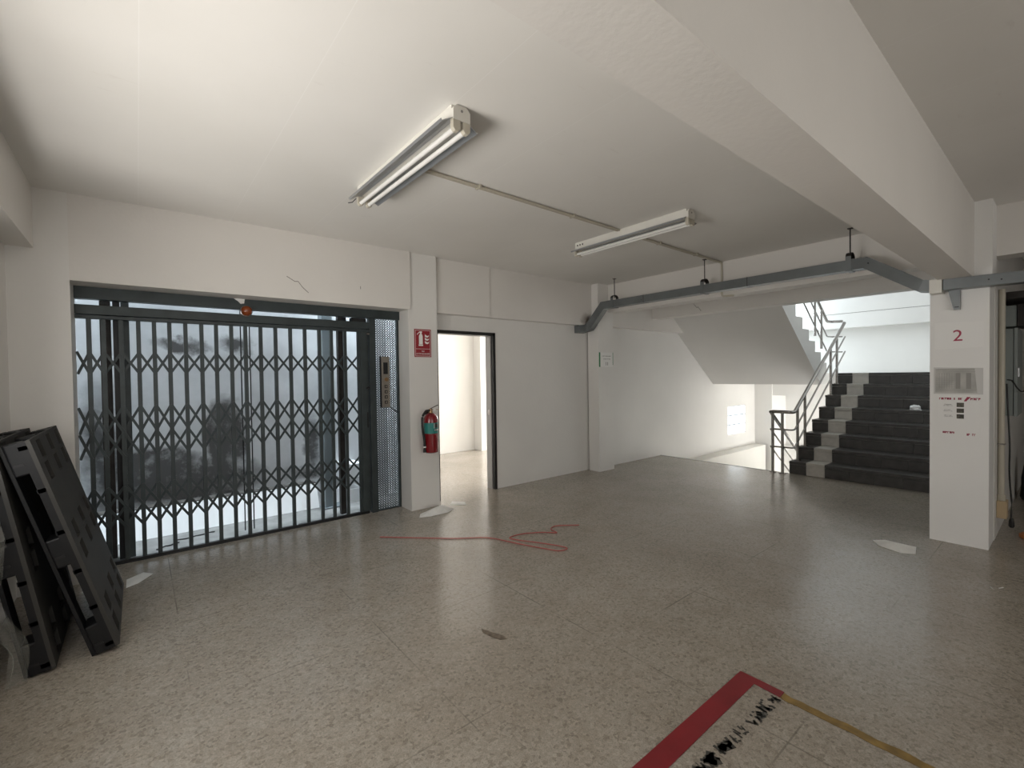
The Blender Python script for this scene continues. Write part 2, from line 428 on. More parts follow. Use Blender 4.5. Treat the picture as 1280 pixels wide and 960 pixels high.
# pillar with the floor number
struct('trim_15', MB().box(5.41, 5.75, .455, .82, 0, 2.255).box(5.41, 5.70, .44, .545, 2.255, CZ).box(5.60, 5.75, .455, .82, 2.255, 2.455), plaster('pillar_lightened_plaster', (.89, .88, .86)))  # wall plaster lightened here, brightness from missing light put into the colour
# side room shell
wall_with_hole_x('wall_side_room_right', 7.4, 7.55, 4.97, 7.75, 0, CZ, 5.35, 7.35, .8, 2.3)
window('window_4', 'x', 7.47, 5.35, 7.35, .8, 2.3, 3)
struct('wall_side_room_far', MB().box(2.62, 7.55, 7.75, 7.9, 0, CZ), M_wall)
struct('wall_side_room_left', MB().box(2.6, 2.72, 5.0, 7.75, 0, CZ), M_wall)
struct('trim_16', MB().box(5.3, 5.7, 7.5, 7.75, 0, CZ), M_wall)
# lift shaft
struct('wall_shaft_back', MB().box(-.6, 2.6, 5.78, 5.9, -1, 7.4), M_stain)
struct('wall_shaft_right', MB().box(2.56, 2.62, 4.98, 5.78, -1, 7.4), M_shaft_white)
struct('wall_shaft_left', MB().box(-.66, -.56, 4.98, 5.9, -1, 7.4), M_shaft_white)
struct('wall_shaft_front', MB().box(-.6, 2.6, 4.98, 5.05, CZ, 7.4), M_shaft_white)
struct('trim_17', MB().poly([(-.56, 5.50, -.15), (-.56, 5.78, -.15), (-.56, 5.78, .27), (-.56, 5.64, .27), (-.56, 5.53, 0)], (2.16, 0, 0)), M_shaft_white)  # front face given an added slope so it catches the shaft light
MB().box(-.56, 1.60, 5.638, 5.78, .27, .276).build('dirt_edge', M_dirt, bpy.data.objects['trim_17'])
struct('floor.001', MB().box(-.56, 2.56, 4.98, 5.56, .001, .004), M_liftfloor)
struct('trim_18', MB().box(1.86, 2.10, 5.50, 5.78, -.15, .16).box(1.86, 2.10, 5.50, 5.78, .30, .46), M_shaft_white)

# glass block window in the stairwell
w = struct('window_5', MB().box(9.97, 10.82, 4.865, 4.95, .12, .75), M_mortar)
b = MB()
for i in range(4):
    for k in range(3):
        x0 = 9.985 + i*.2085; z0 = .132 + k*.2085
        b.box(x0+.012, x0+.182, 4.812, 4.95, z0+.006, z0+.184)
g = b.build('glass_block_pane', M_glassblock, w, bevel=.008)
# door frame
d = struct('door_1', MB().box(2.76, 2.80, 4.835, 4.985, 0, 2.06).box(3.62, 3.66, 4.835, 4.985, 0, 2.06).box(2.76, 3.66, 4.835, 4.985, 2.02, 2.06), M_frame)
MB().box(3.605, 3.62, 4.875, 4.985, 0, 2.02).build('frame_edge', M_framein, d)
MB().box(3.600, 3.607, 4.90, 4.93, .98, 1.05).build('strike_plate', M_chrome, d)

# ------------------------------------------------------------------ staircase up (first flight) and landing
R, T, N = .182, .308, 8
st = thing('staircase', 'wide staircase of charcoal tiled steps with a pale tile band, going up to the landing', 'staircase', (7.4, .82, 0))
b = MB()
prof = [(7.43, .0)]
for k in range(N):
    x = 7.43 + T*k
    prof += [(x, R*(k+1)-.02), (x+T, R*(k+1)-.02)]
prof[-1] = (7.43+T*(N-1)+.15, R*N-.02)
prof += [(prof[-1][0], 1.257), (9.60, 1.257), (7.70, -.02)]
pr = [(x, .81, z) for x, z in prof]
b.poly(pr, (0, 1.85, 0)).build('concrete_flight', plaster('flight_plaster', (.76, .74, .70)), st)
YB0, YB1 = 2.22, 2.45
def tiles(b, x, y0, y1, z0, z1):
    n = max(1, round((y1-y0)/.3)); w = (y1-y0)/n
    for i in range(n):
        b.box(x, x+.02, y0+w*i+.0018, y0+w*(i+1)-.0018, z0+.002, z1-.045)
for k in range(N):
    x = 7.41 + T*k; z = R*(k+1); d = T if k < N-1 else .3
    b = MB()
    for y0, y1 in ((.81, YB0), (YB1, 2.67)):
        tiles(b, x, y0, y1, z-R, z)
        b.box(x-.006, x+d+.012, y0, y1, z-.04, z)
    s_ = b.build('step', M_dtile, st)
    b = MB()
    b.box(x, x+.02, YB0+.002, YB1-.002, z-R+.002, z-.045).box(x-.006, x+d+.012, YB0+.002, YB1-.002, z-.04, z+.0005)
    b.build('pale_band', M_ltile, s_)
MB().box(9.87, 11.495, .815, 4.80, 1.257, 1.455).build('landing', M_wall, st)
MB().box(9.0, 9.02, .805, .815, 1.1, 1.5).build('green_edge', M_green, st)

# second flight, above: soffit, stepped side
su = thing('staircase', 'white concrete underside and stepped edge of the flight rising overhead above the lower stairs', 'staircase', (9.9, 2.85, 1.457))
zs = lambda x: 2.49 - .735*(x-7.665)
prof = [(9.33, 1.257), (7.2, zs(7.2)), (7.2, 3.02)]
x = 7.22; lv = []
# treads go down toward +x
R2, T2 = .185, .285
xx = 9.62; z = 1.457; stp = [(9.87, 1.457), (xx, 1.457)]
while z < 3.0:
    z += R2; stp.append((xx, z)); xx -= T2; stp.append((xx, z))
stp = [p for p in stp if p[0] > 7.2] + [(7.2, stp[-1][1])]
prof = [(9.87, 1.257), (9.33, 1.257), (7.2, zs(7.2))] + stp[::-1]
MB().poly([(x, 2.85, z) for x, z in prof], (0, 1.955, 0)).build('concrete_flight', plaster('upper_flight_plaster', (.74, .72, .69)), su)

# lower flight going down behind the floor edge
sd = thing('staircase', 'downward flight of steps beginning at the floor edge, beside the white stairwell wall', 'staircase', (7.4, 2.75, -1.457))
prof = [(7.4, -.15), (7.4, -.02)]; prof = []
pts = [(7.405, 0)]
for k in range(8): pts += [(7.405+T*k, -R*(k)), (7.405+T*k, -R*(k+1))]
pts = [(7.405, -.005), ]
for k in range(1, 8): pts += [(7.405+T*k-T, -R*k), (7.405+T*k, -R*k)]
pts += [(7.405+T*7, -1.457), (12.1, -1.457), (12.1, -1.6), (9.2, -1.6), (7.405, -.45)]
MB().poly([(x, 2.75, z) for x, z in pts[1:]], (0, 1.78, 0)).build('concrete_flight', M_ltile, sd)
MB().box(9.56, 12.1, .81, 2.75, -1.6, -1.457).build('landing', M_floor, sd)
# dark strip on floor edge
struct('trim_19', MB().box(7.385, 7.402, 2.68, 4.81, -.05, .002), M_brownsteel)

# ------------------------------------------------------------------ railings
def smooth_path(pts, rad=.05, n=5):
    out = [Vector(pts[0])]
    for i in range(1, len(pts)-1):
        p = Vector(pts[i]); a = (Vector(pts[i-1])-p); c = (Vector(pts[i+1])-p)
        ra = min(rad, a.length*.45, c.length*.45); a = p + a.normalized()*ra; c = p + c.normalized()*ra
        for k in range(n+1):
            u = k/n; out.append((1-u)**2*a + 2*u*(1-u)*p + u*u*c)
    out.append(Vector(pts[-1])); return out
ra = thing('stair_railing', 'stainless tube railing climbing the left side of the charcoal steps', 'railing', (7.53, 2.6, 0))
SL = (2.347-.90)/(9.70-7.40)
def railpath(dz, xe): return smooth_path([(7.335, 2.87, .905+dz), (7.345, 2.62, .905+dz), (7.42, 2.60, .905+dz), (xe, 2.60, .905+dz+SL*(xe-7.42)), (9.72, 2.86, 2.36+dz)][:4], .05)
MB().tube(railpath(0, 9.70), .0245, 12).build('handrail', M_chrome, ra, smooth=True)
for dz in (-.26, -.52): MB().tube(railpath(dz, 9.73), .0125, 10).build('lower_rail', M_chrome, ra, smooth=True)
for x, z0 in ((7.53, .182), (7.82, .364), (8.98, 1.092), (9.29, 1.274)):
    top = .905+SL*(x-7.42)-.01
    p = MB().cyl((x, 2.6, z0), (x, 2.6, top), .019, 12).build('post', M_chrome, ra, smooth=True)
    MB().cyl((x, 2.6, z0), (x, 2.6, z0+.012), .045, 16).build('base_flange', M_chrome, p, smooth=True)

rb = thing('stair_railing', 'stainless tube railing slanting down from the floor edge, with two posts standing on the floor', 'railing', (7.34, 2.85, 0))
for dz, r in ((0, .0245), (-.26, .0125), (-.52, .0125)):
    MB().tube([(7.35, 2.90, .90+dz), (9.4, 2.90, .90+dz-.68*2.05)], r, 10).build('handrail' if dz == 0 else 'lower_rail', M_chrome, rb, smooth=True)
for x, y in ((7.345, 2.87), (7.325, 2.73)):
    p = MB().cyl((x, y, 0), (x, y, .90), .020, 12).build('post', M_chrome, rb, smooth=True)
    MB().cyl((x, y, 0), (x, y, .012), .045, 16).build('base_flange', M_chrome, p, smooth=True)

rc = thing('stair_railing', 'stainless tube railing of the overhead flight, seen just under the beam', 'railing', (9.3, 2.83, 1.887))
for dz, r in ((0, .0245), (-.27, .0125), (-.54, .0125)):
    MB().tube(smooth_path([(9.70, 2.63, 2.37+dz), (9.72, 2.80, 2.38+dz), (9.58, 2.83, 2.38+dz), (7.3, 2.83, 2.38+dz+.70*2.28)], .04), r, 10).build('handrail' if dz == 0 else 'lower_rail', M_chrome, rc, smooth=True)
for x, z0 in ((9.29, 1.887), (8.98, 2.097), (7.9, 2.8)):
    MB().cyl((x, 2.83, z0), (x, 2.83, 2.38+.70*(9.58-x)), .020, 12).build('post', M_chrome, rc, smooth=True)

# crumpled white bag on the steps
def crumple(name, label, cat, c, rx, ry, rz, material, seed, amp=.35, sub=3):
    random.seed(seed); bm = bmesh.new(); bmesh.ops.create_icosphere(bm, subdivisions=sub, radius=1)
    from mathutils import noise
    for vv in bm.verts:
        n = noise.noise(vv.co*1.7+Vector((seed, 0, 0)))*amp + noise.noise(vv.co*4.3+Vector((0, seed, 0)))*amp*.6
        q = vv.co*(1+n); vv.co = Vector((q.x*rx, q.y*ry, max(q.z, -.35)*rz))
    zmin = min(vv.co.z for vv in bm.verts)
    for vv in bm.verts: vv.co.z -= zmin
    mb = MB(); mb.bm.free(); mb.bm = bm
    for vv in bm.verts: vv.co += Vector(c)
    return tag(mb.build(name, material, origin=c), label, cat)
crumple('plastic_bag', 'crumpled white plastic bag lying on one of the middle charcoal steps near the pillar', 'bag', (8.68, 1.47, .911), .04, .065, .055, M_plasticbag, 3)

# ------------------------------------------------------------------ lift gate
GX = [-.292, -.205, -.097, .014, .118, .222, .335, .452, .563, .682, .796, .924, 1.054, 1.188, 1.324, 1.464, 1.586, 1.728, 1.875]
GY = 4.95
lg = thing('folding_gate', 'dark green folding scissor gate closed across the lift opening', 'gate', (.85, GY, 0))
MB().box(-.37, 2.34, 4.90, 4.98, 2.15, 2.245).build('header_beam', M_gate, lg, bevel=.003)
b = MB().box(-.37, 1.985, 4.91, 4.99, 2.03, 2.105).box(-.37, 1.985, 4.915, 4.985, 1.998, 2.025)
b.build('top_track', M_gate, lg, bevel=.003)
MB().box(-.37, 1.96, 4.93, 4.97, 0, .028).build('floor_track', M_black, lg)
for i, x in enumerate(GX):
    wd = .030
    b = MB()
    b.box(x-wd/2, x+wd/2, GY-.016, GY-.010, .03, 2.0)
    b.box(x-wd/2, x+wd/2, GY+.010, GY+.016, .03, 2.0)
    b.box(x-wd/2, x-wd/2+.004, GY-.010, GY+.010, .03, 2.0)
    b.build('picket', M_gate, lg)
rows = [(1.736, 1.559), (1.294, 1.08), (1.08, .878), (.640, .470), (.470, .300)]
XR = [-.365] + GX
for zt, zb in rows:
    b = MB()
    for i in range(len(XR)-1):
        a, c = XR[i], XR[i+1]
        b.bar((a, GY-.022, zt), (c, GY-.022, zb), .005, .014, up=(0, 1, 0)) if 0 else None
        for (p, q, yy) in (((a, zt), (c, zb), GY-.020), ((a, zb), (c, zt), GY+.020)):
            d = Vector((q[0]-p[0], 0, q[1]-p[1])).normalized(); n = Vector((-d.z, 0, d.x))*.0095
            P0, P1 = Vector((p[0], yy, p[1])), Vector((q[0], yy, q[1])); e = Vector((0, .0035, 0))
            b.hexa([P0-n-e, P1-n-e, P1-n+e, P0-n+e, P0+n-e, P1+n-e, P1+n+e, P0+n+e])
        xm, zm = (a+c)/2, (zt+zb)/2
        b.cyl((xm, GY-.026, zm), (xm, GY+.026, zm), .006, 8)
    b.build('scissor_row', M_gate, lg)
st_ = MB().box(1.885, 1.955, GY-.03, GY+.03, .03, 2.0).box(1.955, 1.975, GY-.02, GY+.035, .03, 2.03).build('leading_stile', M_gate, lg, bevel=.003)
MB().box(1.945, 1.956, GY-.037, GY-.03, .95, 1.12).build('pull_handle', M_black, st_)
MB().cyl((1.957, GY-.05, 1.385), (1.957, GY-.02, 1.385), .017, 14).build('lock_cylinder', M_black, st_, smooth=True)
MB().box(1.955, 1.985, GY-.04, GY-.03, 1.97, 1.985).build('catch', M_chrome, st_)
MB().box(1.80, 1.96, 4.93, 5.0, 2.107, 2.145).build('roller_bracket', M_black, lg)
MB().box(1.985, 2.055, 4.91, 4.985, 0, 2.15).build('gate_post', M_gate, lg, bevel=.003)

# expanded metal side panel
mp_ = thing('mesh_panel', 'narrow expanded metal panel between the gate post and the white column', 'panel', (2.19, 4.95, 0))
b = MB(); cw, ch = .030, .026
nx = int(.235/cw)+1; nz = int(2.14/ch)
for k in range(nz):
    z0 = .012 + k*ch
    for i in range(nx):
        x0 = 2.062 + i*cw
        if x0+cw > 2.318: continue
        for (p, q) in (((x0, z0+ch*.5), (x0+cw*.38, z0+ch*.96)), ((x0+cw*.62, z0+ch*.96), (x0+cw, z0+ch*.5)), ((x0, z0+ch*.5), (x0+cw*.38, z0+ch*.04)), ((x0+cw*.62, z0+ch*.04), (x0+cw, z0+ch*.5)),
                       ((x0+cw*.36, z0+ch*1.0), (x0+cw*.64, z0+ch*1.0))):
            d = Vector((q[0]-p[0], 0, q[1]-p[1])); d.normalize(); n = Vector((-d.z, 0, d.x))*.0043
            P0, P1 = Vector((p[0], 4.95, p[1])), Vector((q[0], 4.95, q[1])); e = Vector((0, .002, 0))
            b.hexa([P0-n-e, P1-n-e, P1-n+e, P0-n+e, P0+n-e, P1+n-e, P1+n+e, P0+n+e])
b.build('expanded_mesh', M_gate, mp_)
MB().box(2.315, 2.338, 4.93, 4.97, 0, 2.15).build('side_angle', M_gate, mp_)
MB().box(2.055, 2.315, 4.935, 4.965, 0, .012).build('bottom_angle', M_gate, mp_)
# lift call panel
cp = thing('lift_call_panel', 'brushed metal lift call panel with dark display and four buttons, fixed on the mesh', 'control panel', (2.15, 4.93, 1.16))
MB().box(2.098, 2.196, 4.885, 4.925, 1.16, 1.73).build('housing', M_black, cp)
MB().box(2.104, 2.199, 4.879, 4.886, 1.162, 1.728).build('face_plate', M_panel, cp, bevel=.002)
MB().box(2.125, 2.175, 4.875, 4.880, 1.535, 1.665).build('display', M_black, cp)
MB().lathe([(.022, -.02), (.022, -.006), (.019, 0)], (2.153, 4.880, 1.475), 'y', 20).build('key_switch', M_brass, cp, smooth=True)
for i in range(4):
    z = 1.395-.058*i
    k = MB().box(2.135, 2.168, 4.873, 4.879, z-.017, z+.017).build('button', M_brownsteel, cp, bevel=.001)
    MB().box(2.143, 2.160, 4.871, 4.873, z-.009, z+.009).build('button_cap', M_panel, k)
MB().tube(smooth_path([(2.20, 4.90, 1.17), (2.25, 4.905, 1.13), (2.318, 4.92, 1.09)], .03), .005, 8).build('cable', M_rubber, cp, smooth=True)
# amber beacon
bc = thing('warning_beacon', 'round amber warning light on the gate header', 'warning light', (.80, 4.88, 2.135))
MB().lathe([(.052, 0), (.052, -.012), (.049, -.014)], (.80, 4.90, 2.135), 'y', 28).build('chrome_ring', M_chrome, bc, smooth=True)
MB().lathe([(.046, 0), (.046, -.02), (.040, -.038), (.026, -.050), (.008, -.055)], (.80, 4.888, 2.135), 'y', 28).build('amber_lens', M_amber, bc, smooth=True)
tag(MB().poly([(.70, 4.894, 2.245), (.79, 4.894, 2.245), (.785, 4.894, 2.205), (.755, 4.894, 2.20), (.735, 4.894, 2.222)], (0, .004, 0)).build('plaster_splash', M_signwhite), 'small white plaster splash on the gate header beside the amber light', 'plaster splash')

# guide rails and steel posts inside the shaft
gr = thing('guide_rail', 'black lift guide rail and green post behind the left end of the gate', 'guide rail', (-.1, 5.15, 0))
MB().box(-.150, -.105, 5.06, 5.14, 0, 2.9).build('rail', M_black, gr)
MB().box(-.098, -.045, 5.06, 5.14, 0, 2.9).build('post', M_gate, gr, bevel=.003)
MB().box(-.235, -.165, 5.12, 5.18, 0, 2.9).build('side_channel', M_brownsteel, gr)
gr2 = thing('guide_rail', 'lift guide rail of black and brown steel behind the right end of the gate', 'guide rail', (1.75, 5.15, 0))
MB().box(1.700, 1.745, 5.08, 5.14, 0, 2.9).build('rail', M_brownsteel, gr2)
MB().box(1.750, 1.800, 5.10, 5.18, 0, 2.9).build('web', M_black, gr2)
c1 = tag(MB().box(1.66, 1.75, 5.42, 5.54, 0, 3.2).box(1.63, 1.66, 5.40, 5.55, 0, 3.2).box(1.60, 1.84, 5.38, 5.56, 0, .02).build('steel_column', M_greysteel), 'bluish grey steel column standing at the back of the lift shaft', 'column')
for x, lab in ((.795, 'left of two thin black hoist ropes hanging behind the gate'), (.873, 'right of two thin black hoist ropes hanging behind the gate')):
    tag(MB().cyl((x, 5.2, 0), (x, 5.2, 4.2), .0055, 8).build('hoist_rope', M_black), lab, 'rope')
random.seed(4)
for (x, y, l, a, lab) in ((.10, 5.12, .18, .5, 'short dark loose cable end on the lift floor just behind the gate'), (.25, 5.27, .3, .2, 'longer dark loose cable end on the lift floor deeper behind the gate')):
    tag(MB().tube([(x+l*k/6*math.cos(a)+random.uniform(-.01, .01), y+l*k/6*math.sin(a)+random.uniform(-.012, .012), .008+random.uniform(0, .01)) for k in range(7)], .006, 6).build('loose_cable', M_black), lab, 'cable')
crumple('rag', 'dark crumpled rag on the shaft floor by the left guide rail', 'rag', (-.29, 5.10, 0), .045, .04, .05, M_rubber, 9)

# ------------------------------------------------------------------ extinguisher and its sign
fx, fy = 2.545, 4.585
fe = thing('fire_extinguisher', 'red fire extinguisher with a teal label hanging on the white column', 'fire extinguisher', (fx, fy, .645))
MB().lathe([(.060, .645), (.076, .655), (.080, .675), (.080, 1.015), (.076, 1.045), (.060, 1.072), (.035, 1.088), (.024, 1.092)], (fx, fy, 0), 'z', 32).build('cylinder', M_red, fe, smooth=True)
MB().lathe([(.0812, .865), (.0812, .985)], (fx, fy, 0), 'z', 32).build('label_band', M_teal, fe, smooth=True)
b = MB()
for (x0, x1, z0, z1) in ((.005, .05, .93, .975), (.0, .055, .895, .915)):
    pts = []
    for k in range(7):
        a = -math.pi/2 + (x0+(x1-x0)*k/6)/.082
        pts.append((fx+.0822*math.cos(a), fy+.0822*math.sin(a)))
    for k in range(6):
        (xa, ya), (xb, yb) = pts[k], pts[k+1]
        b.poly([(xa, ya, z0), (xb, yb, z0), (xb, yb, z1), (xa, ya, z1)], (0, -.0006, 0))
b.build('label_print', M_dark, fe)
b = MB()
for k in range(4):
    a = -math.pi/2+(.004+.016*k)/.082
    b.box(fx+.0835*math.cos(a)-.004, fx+.0835*math.cos(a)+.004, fy+.0838*math.sin(a)-.001, fy+.0838*math.sin(a)+.001, .900, .911)
b.box(fx-.006, fx-.001, fy-.084, fy-.082, .925, .98)
b.build('label_mark', M_signwhite, fe)
MB().lathe([(.022, 1.085), (.024, 1.10), (.020, 1.115), (.020, 1.135), (.012, 1.14)], (fx, fy, 0), 'z', 20).build('valve', M_brass, fe, smooth=True)
MB().bar((fx, fy, 1.13), (fx+.10, fy-.01, 1.125), .018, .005).build('carry_handle', M_brass, fe)
MB().bar((fx-.005, fy, 1.138), (fx+.09, fy-.01, 1.178), .016, .005).build('squeeze_lever', M_brownsteel, fe)
MB().lathe([(.013, 0), (.013, -.014)], (fx+.035, fy-.02, 1.125), 'y', 16).build('gauge', M_signwhite, fe, smooth=True)
MB().tube(smooth_path([(fx-.02, fy-.01, 1.12), (fx-.07, fy-.02, 1.12), (fx-.118, fy-.02, 1.06), (fx-.118, fy-.02, .93), (fx-.095, fy-.02, .80), (fx-.093, fy-.02, .76)], .06), .0125, 10).build('hose', M_rubber, fe, smooth=True)
MB().lathe([(.012, .76), (.014, .745), (.012, .70), (.016, .69), (.018, .66)], (fx-.093, fy-.02, 0), 'z', 14).build('nozzle', M_rubber, fe, smooth=True)
MB().lathe([(.0165, .712), (.0165, .728)], (fx-.093, fy-.02, 0), 'z', 14).build('nozzle_clip', M_signwhite, fe, smooth=True)
MB().box(fx-.02, fx+.02, fy+.06, 4.68, 1.06, 1.12).build('wall_hook', M_brownsteel, fe)

sg = thing('fire_extinguisher_sign', 'red sign with a white extinguisher and flames pictogram on the white column', 'sign', (2.51, 4.68, 1.88))
X0, X1, Z0, Z1 = 2.407, 2.615, 1.722, 2.035
MB().box(X0, X1, 4.672, 4.6795, Z0, Z1).build('sign_plate', M_redsign, sg)
YF = 4.6715
b = MB()
def fr_(x0, x1, z0, z1, w):
    b.box(x0, x1, YF, YF+.001, z0, z0+w).box(x0, x1, YF, YF+.001, z1-w, z1).box(x0, x0+w, YF, YF+.001, z0, z1).box(x1-w, x1, YF, YF+.001, z0, z1)
fr_(X0+.010, X1-.010, Z0+.010, Z1-.012, .0035)
b.box(X0+.012, X1-.012, YF, YF+.001, 1.812, 1.815)
b.build('border', M_signwhite, sg)
b = MB()
def pl(pts): b.poly([(X0+u, YF+.001, Z0+v) for u, v in pts], (0, -.001, 0))
pl([(.050, .125), (.105, .125), (.105, .140), (.050, .140)])
pl([(.055, .143), (.102, .143), (.102, .235), (.096, .252), (.086, .262), (.071, .262), (.061, .252), (.055, .235)])
pl([(.070, .262), (.088, .262), (.096, .285), (.082, .290), (.060, .285), (.035, .262), (.030, .250), (.036, .248), (.045, .262), (.068, .276)])
for dz, s in ((0, 1), (.038, .9), (.074, .75)):
    pl([(.125, .165+dz), (.140, .150+dz), (.165, .148+dz), (.178, .158+dz), (.182, .178+dz), (.170, .168+dz), (.152, .168+dz), (.146, .180+dz*1.0), (.140, .172+dz), (.133, .182+dz), (.126, .188+dz), (.132, .172+dz)])
b.build('pictogram', M_signwhite, sg)
text_mesh('lettering', 'FIRE', .020, facing_negy((X0+X1)/2, YF+.0005, 1.786), M_signwhite, sg)
text_mesh('lettering', 'EXTINGUISHER', .0245, facing_negy((X0+X1)/2, YF+.0005, 1.757), M_signwhite, sg)

# ------------------------------------------------------------------ little notice "11" on the far column
n1 = thing('wall_notice', 'small white notice numbered 11 with green edges on the column left of the stairwell', 'notice', (5.64, 4.61, 1.72))
MB().box(5.475, 5.79, 4.600, 4.609, 1.61, 1.83).build('sheet', M_paper2, n1)
MB().box(5.467, 5.485, 4.597, 4.609, 1.61, 1.832).build('green_edge', M_green, n1)
MB().box(5.783, 5.79, 4.597, 4.609, 1.64, 1.832).build('green_edge', M_green, n1)
text_mesh('lettering', '11', .075, facing_negy(5.64, 4.599, 1.655), M_dark, n1)
def scribble(b, fn, u0, u1, v, h, seed, dens=.6):
    """fine illegible print: many little strokes; fn(u,v) -> point on the sheet, thickness along n"""
    rnd = random.Random(seed); u = u0
    while u < u1:
        wdt = h*rnd.uniform(.35, .8)
        if rnd.random() < .88:
            fn(b, u, u+wdt*.35, v-h*.5, v+h*rnd.uniform(.1, .5)); fn(b, u, u+wdt, v+h*rnd.choice((-.45, 0, .3)), v+h*rnd.choice((.45, .5)))
        u += wdt*1.15
def on_y(Y): return lambda b, u0, u1, v0, v1: b.box(u0, u1, Y-.0008, Y, min(v0, v1), max(v0, v1)+.0008)
def on_x(Xp): return lambda b, u0, u1, v0, v1: b.box(Xp-.0008, Xp, -u1, -u0, min(v0, v1), max(v0, v1)+.0008)
b = MB(); f = on_y(4.6)
scribble(b, f, 5.53, 5.74, 1.775, .010, 1); scribble(b, f, 5.55, 5.72, 1.73, .011, 2)
b.build('fine_print', M_greyprint, n1)

# ------------------------------------------------------------------ sheets on the pillar (plane x = 5.41)
n2 = thing('floor_number_sheet', 'white sheet with a crimson number 2 taped on the pillar', 'sign', (5.41, .64, 1.78))
MB().poly([(5.4095, .789, 1.671), (5.4095, .486, 1.678), (5.4095, .486, 1.893), (5.4095, .789, 1.899)], (-.002, 0, 0)).build('sheet', M_signwhite, n2)
text_mesh('lettering', '2', .135, facing_negx(5.4072, .643, 1.778), M_text, n2)
n3 = thing('document_holder', 'framed printed chart in a clear plastic holder on the pillar, under the number sheet', 'document holder', (5.41, .66, 1.4))
MB().poly([(5.4095, .793, 1.285), (5.4095, .490, 1.285), (5.4095, .490, 1.505), (5.4095, .793, 1.515)], (-.004, 0, 0)).build('holder', M_holder, n3)
MB().poly([(5.405, .783, 1.297), (5.405, .524, 1.297), (5.405, .540, 1.503), (5.405, .783, 1.503)], (-.0015, 0, 0)).build('sheet', mat('chart_paper', (.47, .46, .43), .5, var=.25, vscale=9), n3)
b = MB(); f = on_x(5.4034)
for (y0, y1) in ((.655, .685), (.59, .62)): b.box(5.4024, 5.4034, y0-.03, y1-.03, 1.33, 1.465)
b.box(5.4024, 5.4034, .54, .78, 1.492, 1.495); b.box(5.4024, 5.4034, .535, .78, 1.475, 1.477); b.box(5.4024, 5.4034, .53, .78, 1.318, 1.321)
for k in range(7): b.box(5.4024, 5.4034, .66+.016*k, .662+.016*k, 1.33, 1.465)
for k in range(9): b.box(5.4024, 5.4034, .66, .775, 1.335+.016*k, 1.3365+.016*k)
b.build('chart_columns', M_greyprint, n3)
n4 = thing('notice_poster', 'white poster with crimson headings and three small photos, lowest on the pillar', 'poster', (5.41, .64, 1.1))
MB().box(5.4075, 5.4095, .505, .765, .925, 1.265).build('sheet', M_paper2, n4)
b = MB(); f = on_x(5.4074)
scribble(b, f, -.758, -.615, 1.245, .018, 5); scribble(b, f, -.565, -.515, 1.245, .018, 6)
scribble(b, f, -.735, -.665, .955, .017, 7); scribble(b, f, -.595, -.535, .945, .018, 8)
b.poly([(5.4074, .605, 1.225), (5.4074, .590, 1.225), (5.4074, .562, 1.262), (5.4074, .585, 1.262)], (-.0008, 0, 0))
b.build('crimson_print', M_text, n4)
b = MB()
for k in range(3):
    scribble(b, f, -.725, -.68, 1.195-.047*k, .006, 11+k); scribble(b, f, -.73, -.675, 1.185-.047*k, .005, 21+k)
b.build('fine_print', mat('pale_print', (.5, .49, .47), .6), n4)
for k in range(3): MB().box(5.4062, 5.4072, .603, .648, 1.175-.049*k, 1.212-.049*k).build('small_photo', M_photo, n4)

# ------------------------------------------------------------------ cable duct hung under the ceiling
du = thing('cable_duct', 'grey steel cable duct hung from rods, stepping down at both ends', 'cable duct', (5.42, 2.8, 2.47))
def rect(w, h): return [(-w/2, -h/2), (w/2, -h/2), (w/2, h/2), (-w/2, h/2)]
MB().sweep([(5.40, 4.24, 2.515), (5.40, 1.40, 2.515)], rect(.12, .10)).build('long_run', M_duct, du, bevel=.002)
MB().sweep([(5.17, 4.785, 2.185), (5.31, 4.765, 2.19), (5.37, 4.69, 2.225), (5.385, 4.43, 2.51), (5.40, 4.24, 2.515)], rect(.11, .11)).build('left_elbow', M_duct, du)
MB().sweep([(5.40, 1.40, 2.515), (5.385, 1.26, 2.512), (5.345, .86, 2.225), (5.345, .80, 2.215)], rect(.118, .10)).build('right_elbow', M_duct, du)
MB().sweep([(5.345, .72, 2.212), (5.345, -.45, 2.19)], rect(.118, .09)).build('right_run', M_duct, du, bevel=.002)
MB().box(5.270, 5.408, .725, .805, 2.145, 2.262).build('joint_box', M_white, du, bevel=.002)
b = MB()
for (y, z) in ((1.24, 2.50), (1.10, 2.40), (1.05, 2.365), (3.75, 2.5), (.45, 2.21), (.38, 2.20)): b.cyl((5.37, y, z), (5.282 if y < 1 else (5.335 if y > 1.3 else 5.315), y, z), .006, 8)
b.build('screw', M_black, du)
for yy in (3.72, 2.35, 4.33, 1.33): MB().box(5.338, 5.462, yy-.003, yy+.003, 2.464, 2.567).build('joint_seam', M_brownsteel, du)
for y in (4.25, 2.88, 1.40):
    h = MB().box(5.334, 5.339, y-.022, y+.022, 2.460, 2.60).box(5.461, 5.466, y-.022, y+.022, 2.460, 2.60).box(5.334, 5.466, y-.022, y+.022, 2.458, 2.463).build('hanger_strap', M_duct, du)
    arc = [(5.40-.063*math.cos(a), y, 2.595+.045*math.sin(a)) for a in [math.pi*k/8 for k in range(9)]]
    MB().sweep(arc, rect(.044, .006), up=(0, 1, 0)).build('saddle', M_black, h) if 0 else MB().sweep(arc, [(-.003, -.022), (.003, -.022), (.003, .022), (-.003, .022)], up=(0, 1, 0)).build('saddle', M_brownsteel, h)
    MB().cyl((5.40, y, 2.60), (5.40, y, CZ), .006, 8).box(5.38, 5.42, y-.02, y+.02, CZ-.006, CZ).build('threaded_rod', M_brownsteel, h)
